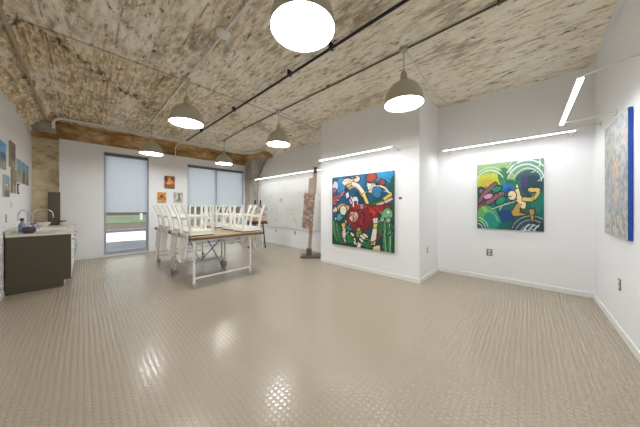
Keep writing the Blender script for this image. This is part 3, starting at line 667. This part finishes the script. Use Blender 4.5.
# long sketch on the alcove wall
def img_mural(U, V):
    n = fbm(U * 2.2, V, 4, 5, 3.3, 4)
    img = np.empty(U.shape + (3,)); img[:] = rgb(240, 239, 236)[:3]
    r = random.Random(11); sh = []
    for i in range(30):
        x, y = .12 + .8 * r.random(), .25 + .65 * r.random(); c = r.choice([(222, 220, 218), (226, 221, 217), (214, 216, 222), (228, 218, 210)])
        sh.append(('s', c, [(x, y), (x + .05 * (r.random() - .5), y + .14 * (r.random() - .3)), (x + .09 * (r.random() - .5), y + .18 * (r.random() - .4))], .008 + .012 * r.random()))
    sh += [('e', (96, 112, 168), (.72, .36, .014, .045, 20)), ('e', (112, 118, 150), (.665, .52, .009, .03)), ('e', (150, 158, 186), (.64, .36, .010, .03)), ('e', (206, 200, 196), (.33, .40, .02, .04)), ('e', (226, 170, 140), (.94, .55, .035, .16)), ('e', (236, 200, 180), (.955, .75, .03, .12)), ('e', (170, 176, 186), (.93, .36, .02, .04))]
    a = raster(sh, (240, 239, 236), U, V, .01, 8)
    return np.clip(a * (1 + .05 * n[..., None]), 0, 1)
t = thing('mural_drawing', 'long pale drawing with faint grey and blue sketch marks on the alcove wall', 'drawing', (XF - .004, 5.45, 1.38), -PI / 2)
MB().box(-2.0, 2.0, -.022, 0, -.79, .79).build('backing_board', M['canvas_pale'], t, .003)
painted_sheet('drawn_sheet', 4, 1.58, 200, 80, img_mural, M['paper'], t, lambda u, v: ((u - .5) * 3.99, -.0235, (.5 - v) * 1.575))

# outlets, switch, small wall fittings
def outlet(loc, facing, mat, label, slots=True, w=.075, h=.118):
    t = thing('wall_outlet' if slots else 'wall_switch', label, 'outlet' if slots else 'switch', loc, math.atan2(facing[0], -facing[1]))
    MB().box(-w / 2, w / 2, -.006, 0, -h / 2, h / 2).build('cover_plate', mat, t, .002)
    if slots:
        for z in (-.026, .026): MB().prism([(.017 * math.cos(a) * 1.0, z + .02 * math.sin(a)) for a in np.linspace(0, 2 * PI, 12, endpoint=False)], 'y', -.009, -.005).build('socket', M['outlet_white'] if mat is M['outlet_grey'] else M['caption'], t)
    else: MB().box(-.008, .008, -.014, -.005, -.017, .017).build('toggle', M['trim'], t, .002)
outlet((XR, .49, .49), (-1, 0), M['outlet_grey'], 'grey outlet on the recessed wall under the green painting', True, .085, .12)
outlet((4.28, YR, .52), (0, -1), M['outlet_white'], 'white outlet on the narrow return face beside the partition')
outlet((3.78, YB, .50), (0, 1), M['outlet_grey'], 'grey outlet on the end wall under the pale blue-edged painting')
outlet((XF, 6.45, .47), (-1, 0), M['outlet_grey'], 'outlet under the alcove drawing, nearer the corner column', True, .07, .11)
outlet((XF, 5.42, .47), (-1, 0), M['outlet_grey'], 'outlet under the alcove drawing, nearer the leaning post', True, .07, .11)
outlet((XL, 6.06, 1.33), (1, 0), M['outlet_white'], 'white light switch on the sink wall', False)
outlet((XL, 5.72, 1.13), (1, 0), M['outlet_grey'], 'outlet on the sink wall just above the counter', True, .06, .12)
lb = thing('wall_label', 'tiny dark label on the partition beside the red and green painting', 'label', (XP, 1.66, 1.46), -PI / 2)
MB().box(-.028, .028, -.008, 0, -.02, .02).build('holder', M['caption'], lb, .002); MB().box(-.022, .022, -.010, -.008, -.004, .014).build('card', M['outlet_grey'], lb)
th = thing('hook_strip', 'thin dark hook strip below the matching landscape pictures', 'hook', (XL, 6.56, 1.62), PI / 2)
MB().box(-.012, .012, -.012, 0, -.09, .09).build('rail', M['dark'], th, .002); MB().box(-.04, .04, -.02, -.01, .07, .09).box(-.04, .04, -.02, -.01, -.09, -.07).build('hook', M['dark'], th, .002)

# ------------------------------------------------------------------ sink cabinet and what stands on it
CX0, CX1, CY0, CY1, CZ = XL + .015, -.125, 5.56, 7.92, .885
t = thing('sink_cabinet', 'dark brown sink cabinet with white doors against the white wall', 'cabinet', (CX0, CY0, 0))
lx, ly = CX1 - CX0, CY1 - CY0
MB().box(0, lx - .03, .03, ly, .10, CZ - .035).build('body', M['cabinet'], t)
MB().box(0, lx - .085, .02, ly - .02, 0, .10).build('toe_kick', M['steel'], t)
MB().prism([(0, 0), (lx - .09, 0), (lx - .09, .11), (lx - .01, .11), (lx - .01, CZ - .035), (0, CZ - .035)], 'y', 0, .022).build('side_panel', M['cabinet'], t, .002)
for i in range(3):
    y0 = .03 + i * (ly - .03) / 3; y1 = y0 + (ly - .03) / 3 - .006
    for z0, z1, nm in ((.115, .66, 'door'), (.668, CZ - .042, 'drawer')):
        d = MB().box(lx - .028, lx - .008, y0, y1, z0, z1).build(nm, M['trim'], t, .002)
        hz = z1 - .07 if nm == 'door' else (z0 + z1) / 2
        if nm == 'door': MB().tube([(lx - .01, y0 + .06, hz), (lx + .028, y0 + .06, hz), (lx + .028, y0 + .06, hz - .15), (lx - .01, y0 + .06, hz - .15)], .006, 8).build('handle', M['chrome'], d, smooth=True)
        else: MB().tube([(lx - .01, y0 + .06, hz), (lx + .028, y0 + .06, hz), (lx + .028, y0 + .20, hz), (lx - .01, y0 + .20, hz)], .006, 8).build('handle', M['chrome'], d, smooth=True)
c = thing('countertop', 'pale stone countertop on the dark sink cabinet', 'countertop', (CX0, CY0, CZ - .034))
SX0, SX1, SY0, SY1 = .20, .58, .62, 1.28
MB().box(0, lx + .02, -.02, SY0, 0, .034).box(0, lx + .02, SY1, ly + .02, 0, .034).box(0, SX0, SY0, SY1, 0, .034).box(SX1, lx + .02, SY0, SY1, 0, .034).build('slab', M['counter'], c)
MB().box(0, .018, -.02, ly + .02, .034, .11).build('backsplash', M['counter'], c, .002)
sk = thing('sink_basin', 'white rectangular sink set in the pale countertop', 'sink', (CX0, CY0, CZ))
MB().box(SX0 - .02, SX1 + .02, SY0 - .02, SY0 + .02, 0, .012).box(SX0 - .02, SX1 + .02, SY1 - .02, SY1 + .02, 0, .012).box(SX0 - .02, SX0 + .02, SY0 + .02, SY1 - .02, 0, .012).box(SX1 - .02, SX1 + .02, SY0 + .02, SY1 - .02, 0, .012).build('rim', M['porcelain'], sk, .004)
MB().box(SX0 + .004, SX1 - .004, SY0 + .004, SY0 + .02, -.03, 0).box(SX0 + .004, SX1 - .004, SY1 - .02, SY1 - .004, -.03, 0).box(SX0 + .004, SX0 + .02, SY0 + .02, SY1 - .02, -.03, 0).box(SX1 - .02, SX1 - .004, SY0 + .02, SY1 - .02, -.03, 0).box(SX0 + .02, SX1 - .02, SY0 + .02, SY1 - .02, -.03, -.022).build('basin', M['porcelain'], sk)
def faucet(y, label, h, reach, r, rot):
    t = thing('faucet', label, 'faucet', (CX0 + .11, CY0 + y, CZ), rot)
    MB().lathe([(0, 0), (.028, 0), (.028, .012), (.016, .03), (.014, .07), (0, .07)], seg=18).build('base', M['chrome'], t, smooth=True)
    MB().tube([(0, 0, .05), (0, 0, h - reach / 2)] + arc((reach / 2, 0, h - reach / 2), reach / 2, PI, 0, 12, 'xz')[1:] + [(reach, 0, h - reach / 2 - .05)], r, 10).build('spout', M['chrome'], t, smooth=True)
    MB().tube([(0, .03, .045), (.0, .10, .075)], .007, 8).build('lever', M['chrome'], t, smooth=True)
faucet(.90, 'thicker arched chrome faucet swung along the wall, nearer the camera', .36, .24, .012, -1.9)
faucet(1.42, 'slim arched chrome tap farther along, reaching out over the counter', .38, .26, .008, .25)
def lathe_thing(name, label, cat, x, y, prof, mat, extra=None, group=None):
    t = thing(name, label, cat, (x, y, CZ), 0, group)
    MB().lathe(prof, seg=24).build('body', mat, t, smooth=True)
    for nm, pr, mt in extra or (): MB().lathe(pr, seg=20).build(nm, mt, t, smooth=True)
    return t
lathe_thing('pot', 'plum glazed pot on the counter end closest to the camera', 'pot', CX0 + .19, CY0 + .20, [(0, 0), (.05, 0), (.072, .03), (.075, .06), (.06, .095), (.05, .10), (.045, .09), (0, .03)], M['purple'])
lathe_thing('spray_bottle', 'blue-grey spray bottle beside the plum pot', 'bottle', CX0 + .10, CY0 + .42, [(0, 0), (.036, 0), (.038, .01), (.038, .12), (.018, .16), (.014, .19), (0, .19)], M['bluegrey'], [('nozzle', [(0, .19), (.02, .19), (.022, .22), (.014, .235), (0, .235)], M['dark'])])
lathe_thing('soap_bottle', 'pale pink soap bottle in front of the tall faucet', 'bottle', CX0 + .155, CY0 + .52, [(0, 0), (.03, 0), (.032, .01), (.032, .10), (.012, .125), (0, .125)], M['pink'], [('pump', [(0, .125), (.010, .125), (.010, .15), (.016, .155), (.016, .165), (0, .165)], M['outlet_white'])])
lathe_thing('tumbler', 'dark tumbler between the two faucets', 'cup', CX0 + .12, CY0 + 1.2, [(0, 0), (.032, 0), (.038, .10), (.034, .10), (.030, .008), (0, .008)], M['bluegrey'])
lathe_thing('bowl', 'white bowl behind the sink by the dark board', 'bowl', CX0 + .20, CY0 + 1.95, [(0, 0), (.05, 0), (.09, .05), (.105, .09), (.10, .09), (.085, .05), (.045, .01), (0, .01)], M['porcelain'])
lathe_thing('jar', 'small pale jar with a dark lid past the dark board', 'jar', CX0 + .46, CY0 + 2.22, [(0, 0), (.05, 0), (.052, .005), (.052, .08), (0, .08)], M['counter'], [('lid', [(0, .08), (.054, .08), (.054, .105), (0, .105)], M['dark'])])
lathe_thing('paint_tin', 'small dark tin next to the tumbler', 'tin', CX0 + .10, CY0 + 1.62, [(0, 0), (.036, 0), (.036, .09), (.033, .09), (.033, .08), (0, .08)], M['dark'], [('label_band', [(.0362, .02), (.037, .022), (.037, .068), (.0362, .07)], M['outlet_white'])])
b = thing('dark_board', 'tall dark brown board standing upright at the far end of the counter', 'board', (CX0 + .33, CY0 + 2.24, CZ), math.radians(12))
MB().box(-.09, .09, -.012, .012, 0, .75).build('panel', M['cabinet'], b, .003); MB().box(-.09, .09, -.04, .04, 0, .012).build('foot', M['cabinet'], b, .002)

# ------------------------------------------------------------------ tables
TZ = .82; TX0, TX1 = 1.16, 2.45
def table(y0, y1, label):
    t = thing('work_table', label, 'table', ((TX0 + TX1) / 2, (y0 + y1) / 2, 0), 0, 'rolling work tables')
    w, d = (TX1 - TX0) / 2, (y1 - y0) / 2
    tp = MB().box(-w, w, -d, d, TZ - .022, TZ).build('tabletop', M['tabletop'], t, .003)
    MB().box(-w, w, -d, -d + .02, TZ - .05, TZ - .0225).box(-w, w, d - .02, d, TZ - .05, TZ - .0225).box(-w, -w + .02, -d + .02, d - .02, TZ - .05, TZ - .0225).box(w - .02, w, -d + .02, d - .02, TZ - .05, TZ - .0225).build('edge_band', M['table_edge'], tp)
    lx = (-w + .055, w - .25); lyy = (-d + .07, d - .07)
    for x in lx:
        for y in lyy:
            lg = MB().tube([(x, y, .09), (x, y, TZ - .03)], .019, 12).build('leg', M['white'], t, smooth=True)
            cs = MB().box(x - .022, x + .022, y - .012, y + .012, .055, .10).build('caster', M['steel'], lg, .003)
            MB().lathe([(0, -.013), (.034, -.013), (.036, -.009), (.036, .009), (.034, .013), (0, .013)], seg=20).move(lambda c, x=x, y=y: (x + c.x + .012, y + c.z, .0365 + c.y)).build('wheel', M['caster'], lg, smooth=True)
    for y in lyy:
        MB().bar((lx[0], y, .15), (lx[1], y, .15), .028, .028).build('stretcher', M['white'], t, .004)
        MB().bar((lx[0], y, TZ - .065), (lx[1], y, TZ - .065), .028, .028).build('top_rail', M['white'], t, .004)
    xm = (lx[0] + lx[1]) / 2
    for (ya, yb) in ((lyy[0], lyy[1] - .08), (lyy[1], lyy[0] + .08)):
        MB().tube([(xm + (.012 if ya < yb else -.012), ya, .165), (xm + (.012 if ya < yb else -.012), yb, TZ - .055)], .009, 8).build('brace', M['rod'], t, smooth=True)
    MB().bar((xm, lyy[0], TZ - .06), (xm, lyy[1], TZ - .06), .03, .02).build('runner', M['rod'], t)
table(3.83, 5.09, 'brown-topped rolling work table closest to the camera')
table(5.11, 6.45, 'brown-topped rolling work table standing end to end behind the first, nearer the windows')

# ------------------------------------------------------------------ chairs upside down on the tables
def chair(label):
    t = thing('chair', label, 'chair', (0, 0, 0), 0, 'white chairs upside down on the tables')
    SH = .52
    F = lambda c: (c.x, -c.y, SH - c.z)          # turned over: local z = 0 is the tabletop under the seat
    b = lambda m, *a, **k: m.move(F).build(*a, **k)
    b(MB().box(-.20, .20, -.19, .20, SH - .034, SH - .014), 'seat', M['white'], t, bevel=.006)
    b(MB().box(-.185, .185, -.175, .185, SH - .014, SH), 'seat_pad', M['pad'], t, bevel=.005)
    b(MB().box(-.19, .19, .165, .19, SH - .085, SH - .034).box(-.19, .19, -.185, -.16, SH - .085, SH - .034).box(-.19, -.165, -.16, .165, SH - .085, SH - .034).box(.165, .19, -.16, .165, SH - .085, SH - .034), 'apron', M['white'], t)
    for s in (-1, 1):
        b(MB().bar((s * .172, .172, SH - .034), (s * .176, .18, 0), .060, .030, (0, 1, 0), .052, .026), 'front_leg', M['white'], t, bevel=.004)
        m = MB(); pts = []
        for i in range(9):
            u = i / 8; z = SH - .034 - u * (SH - .034); pts.append((s * .172, -.172 - .125 * u * u, z))
        for p, q in zip(pts, pts[1:]): m.bar(p, q, .042, .028, (0, 1, 0))
        b(m, 'rear_leg', M['white'], t)
        b(MB().bar((s * .176, .17, .20), (s * .176, -.20, .20), .018, .026), 'stretcher', M['white'], t, bevel=.003)
    b(MB().bar((-.172, .178, .235), (.172, .178, .235), .020, .030), 'stretcher', M['white'], t, bevel=.003)
    b(MB().bar((-.172, -.205, .235), (.172, -.205, .235), .020, .030), 'stretcher', M['white'], t, bevel=.003)
    # bent hoop back, leaning away from the seat
    def by(z): return -.212 - .055 * ((z - SH + .05) / .5) ** 1.3
    hoop = [(-.178, by(SH - .05), SH - .05), (-.178, by(SH + .12), SH + .12), (-.172, by(SH + .26), SH + .26)]
    for a in np.linspace(PI, 0, 11): hoop.append((.165 * math.cos(a), by(SH + .31 + .115 * math.sin(a)), SH + .31 + .115 * math.sin(a)))
    hoop += [(-x, y, z) for x, y, z in hoop[2::-1]]
    bk = b(MB().tube(hoop, .0125, 8), 'backrest', M['white'], t, smooth=True)
    for x in (-.105, -.035, .035, .105):
        zt = SH + .31 + .115 * math.sqrt(max(0, 1 - (x / .165) ** 2))
        b(MB().bar((x, by(SH - .03), SH - .03), (x, by(SH + .2), SH + .2), .026, .009, (0, 1, 0)).bar((x, by(SH + .2), SH + .2), (x, by(zt), zt), .026, .009, (0, 1, 0)), 'slat', M['white'], bk)
    b(MB().bar((-.178, by(SH - .02), SH - .02), (.178, by(SH - .02), SH - .02), .02, .04), 'lower_rail', M['white'], bk, bevel=.003)
    return t
c0 = chair('white chair upside down at the near end of the sink-side row, closest to the camera')
XA, XB = TX0 + .195, TX1 - .195
spots = [(XA, 4.14, PI / 2, None),
         (XA, 4.68, PI / 2, 'white chair upside down on the sink-side row, second from the camera'),
         (XA, 5.36, PI / 2, 'white chair upside down on the sink-side row, third from the camera'),
         (XA, 5.86, PI / 2, 'white chair upside down at the window end of the sink-side row'),
         (XB, 4.12, -PI / 2, 'white chair upside down at the near end of the row facing the paintings'),
         (XB, 4.66, -PI / 2, 'white chair upside down on the paintings side, second from the camera'),
         (XB, 5.36, -PI / 2, 'white chair upside down on the paintings side, third from the camera'),
         (XB, 5.90, -PI / 2, 'white chair upside down at the window end of the row facing the paintings')]
for i, (x, y, a, lab) in enumerate(spots):
    if i == 0: c0.location = (x, y, TZ + .0005); c0.rotation_euler = (0, 0, a)
    else: dup(c0, (x, y, TZ + .0005), a, lab)

# ------------------------------------------------------------------ black easel with a painting, behind the tables
ex, ey = 3.94, 6.42
ez = thing('easel', 'black easel holding a pink and grey painting behind the tables', 'easel', (ex, ey, 0), math.radians(-46))   # local -y faces the camera
for s in (-1, 1): MB().bar((s * .10, -.16, 1.38), (s * .27, -.26, 0), .035, .022, (0, 1, 0)).build('leg', M['dark'], ez, .003)
MB().bar((0, -.14, 1.25), (0, .42, 0), .035, .022, (1, 0, 0)).build('leg', M['dark'], ez, .003)
for s in (-1, 1): MB().bar((s * .085, -.172, .60), (s * .085, -.155, 1.52), .045, .020, (0, 1, 0)).build('mast', M['dark'], ez, .003)
MB().bar((-.34, -.225, .785), (.34, -.225, .785), .07, .03).build('tray', M['dark'], ez, .004)
MB().bar((-.19, -.195, .45), (.19, -.195, .45), .02, .03).build('cross_bar', M['dark'], ez, .003)
pa = thing('canvas_on_easel', 'small pink, grey and orange abstract painting standing on the black easel', 'painting', (ex, ey, 0), math.radians(-46))
MB().box(-.32, .32, -.222, -.190, .802, 1.37).build('canvas', M['canvas_pale'], pa, .003)
def img_e(U, V):
    a = fbm(U, V, 4, 4, 21.0); b = fbm(U, V, 8, 6, 31.0); img = np.empty(U.shape + (3,)); img[:] = rgb(190, 186, 192)[:3]
    img[V > .6] = rgb(214, 182, 162)[:3]; img[(a > .25)] = rgb(206, 170, 166)[:3]; img[(b > .25) & (V < .6)] = rgb(120, 116, 134)[:3]; img[(b < -.25)] = rgb(226, 206, 190)[:3]; img[(a < -.3) & (V > .4)] = rgb(206, 148, 110)[:3]; img[V > .94] = rgb(70, 66, 70)[:3]
    return img
painted_sheet('painted_face', .64, .5, 60, 50, img_e, M['paint'], pa, lambda u, v: ((u - .5) * .636, -.2235, 1.367 - v * .562))
bx = thing('blue_bag', 'small blue bag hanging under the painting on the black easel', 'bag', (ex, ey, 0), math.radians(-46))
MB().prism([(-.25, .76), (-.08, .76), (-.06, .60), (-.09, .54), (-.24, .54), (-.27, .60)], 'y', -.345, -.265).build('sack', M['bluebox'], bx, .02)
MB().tube([(-.23, -.305, .75), (-.22, -.285, .80), (-.165, -.275, .815), (-.11, -.285, .80), (-.10, -.305, .75)], .006, 8).build('strap', M['dark'], bx, smooth=True)

# ------------------------------------------------------------------ leaning post with a hung brown panel, by the partition end
ps = thing('post_sculpture', 'tall leaning wooden post on a dark base holding a mottled brown panel', 'sculpture', (4.07, 4.13, 0), math.radians(-45))
m = MB().prism([(-.27, -.16), (-.23, -.20), (.42, -.20), (.42, .20), (-.23, .20), (-.27, .16)], 'z', 0, .05); m.build('base', M['base_wood'], ps, .008)
MB().box(-.115, .02, -.07, .07, .05, .22).build('foot_block', M['base_wood'], ps, .006)
lean = lambda z: -.05 + .165 * z / 2.3
MB().bar((lean(.06), 0, .06), (lean(2.2), 0, 2.2), .085, .07, (0, 1, 0)).build('post', M['post_wood'], ps, .006)
MB().bar((lean(2.15), -.005, 2.12), (lean(2.36), -.005, 2.34), .085, .085, (0, 1, 0)).build('post_cap', M['base_wood'], ps, .015)
MB().prism([(-.075, 1.64), (.135, 1.64), (.16, 2.16), (.07, 2.18), (.05, 2.06), (-.045, 2.04)], 'y', -.075, -.04).build('pale_board', M['beige_wood'], ps, .004)
MB().prism([(-.225, .77), (.03, .70), (.115, 1.66), (-.165, 1.67)], 'y', -.125, -.076).build('brown_panel', M['textured_panel'], ps, .008)

# ------------------------------------------------------------------ outside the windows
struct(MB().box(-40, 60, 8.45, 60, -.3, -.12).build('ground_outside', M['asphalt']), 'dark wet pavement outside the windows', 'ground')
def mound(name, label, cat, mat, x0, x1, y0, y1, z, h, nx, ny, seed):
    pts = []
    for j in range(ny + 1):
        for i in range(nx + 1):
            u, v = i / nx, j / ny; x = x0 + (x1 - x0) * u; y = y0 + (y1 - y0) * v
            e = min(1, 5 * min(v, 1 - v)) * min(1, 12 * min(u, 1 - u))
            pts.append((x, y + .5 * mnoise.noise(Vector((x * .7, seed, 0))), z + e * max(.02, h * (.65 + .6 * mnoise.fractal(Vector((x * .9, y * .9, seed)), .9, 2, 5)))))
    m = MB(); m.poly(pts, [(j * (nx + 1) + i, j * (nx + 1) + i + 1, (j + 1) * (nx + 1) + i + 1, (j + 1) * (nx + 1) + i) for j in range(ny) for i in range(nx)])
    return tag(m.build(name, mat, smooth=True), label, cat, None, 'stuff')
mound('snow_bank', 'heap of white snow outside the windows', 'snow', M['snow'], -6, 14, 12.2, 15.5, -.13, .34, 130, 24, 4.0)
struct(MB().box(-40, 60, 17, 25, -.13, -.10).build('verge_outside', M['soil']), 'bare brown verge beyond the snow', 'ground')
struct(MB().box(-40, 60, 25.3, 42, -.13, -.06).build('lawn_outside', M['lawn']), 'pale winter lawn beyond the verge', 'ground')
struct(MB().box(-40, 60, 42, 42.6, -.13, .08).build('kerb_outside', M['kerb']), 'pale kerb along the far side of the lawn', 'kerb')
fb = thing('brick_building', 'long brown brick building across the lawn outside', 'building', (8, 48, -.13))
MB().box(-45, 45, 0, 8, 0, 7).build('facade', M['far_brick'], fb); MB().box(-45.2, 45.2, -.2, 8.2, 7, 7.4).build('cornice', M['kerb'], fb)
for k in range(-8, 9): MB().box(k * 4 - .8, k * 4 + .8, -.05, .02, 1.4, 3.4).build('window', M['alu_dark'], fb)
lpst = thing('lamp_post', 'white post standing on the lawn outside the narrow window', 'post', (4.3, 30.5, -.06))
MB().tube([(0, 0, 0), (0, 0, 4)], .12, 10).build('shaft', M['trim'], lpst, smooth=True); MB().lathe([(0, 4), (.3, 4), (.22, 4.4), (0, 4.5)], seg=16).build('lantern', M['trim'], lpst, smooth=True)

# ------------------------------------------------------------------ light, sky, camera
w = bpy.data.worlds.new('overcast_sky'); bpy.context.scene.world = w; w.use_nodes = True
nt = w.node_tree; bg = nt.nodes['Background']
tc = N(nt, 'ShaderNodeTexCoord'); sx = N(nt, 'ShaderNodeSeparateXYZ'); L(nt, tc.outputs['Generated'], sx.inputs[0])
L(nt, ramp(nt, sx.outputs[2], [(0, (.92, .95, .98, 1)), (.6, (.97, .985, 1, 1))]), bg.inputs[0]); bg.inputs[1].default_value = .85
sc = bpy.context.scene
sc.cycles.max_bounces = 14; sc.cycles.diffuse_bounces = 8; sc.cycles.glossy_bounces = 5; sc.cycles.transparent_max_bounces = 12
sc.cycles.sample_clamp_indirect = 8.0
sc.view_settings.view_transform = 'Standard'; sc.view_settings.look = 'None'; sc.view_settings.gamma = 1; sc.view_settings.use_curve_mapping = False
sc.view_settings.exposure = 1.36
cam = bpy.data.cameras.new('camera'); co = bpy.data.objects.new('camera', cam); C.objects.link(co)
f_px = 221.5
cam.sensor_width = 36; cam.lens = f_px / 640 * 36; cam.shift_y = -6.5 / 640; cam.clip_start = .05; cam.clip_end = 200
co.location = (0, 0, 1.30); co.rotation_euler = (PI / 2, 0, -math.atan((320 - 83) / f_px))
sc.camera = co
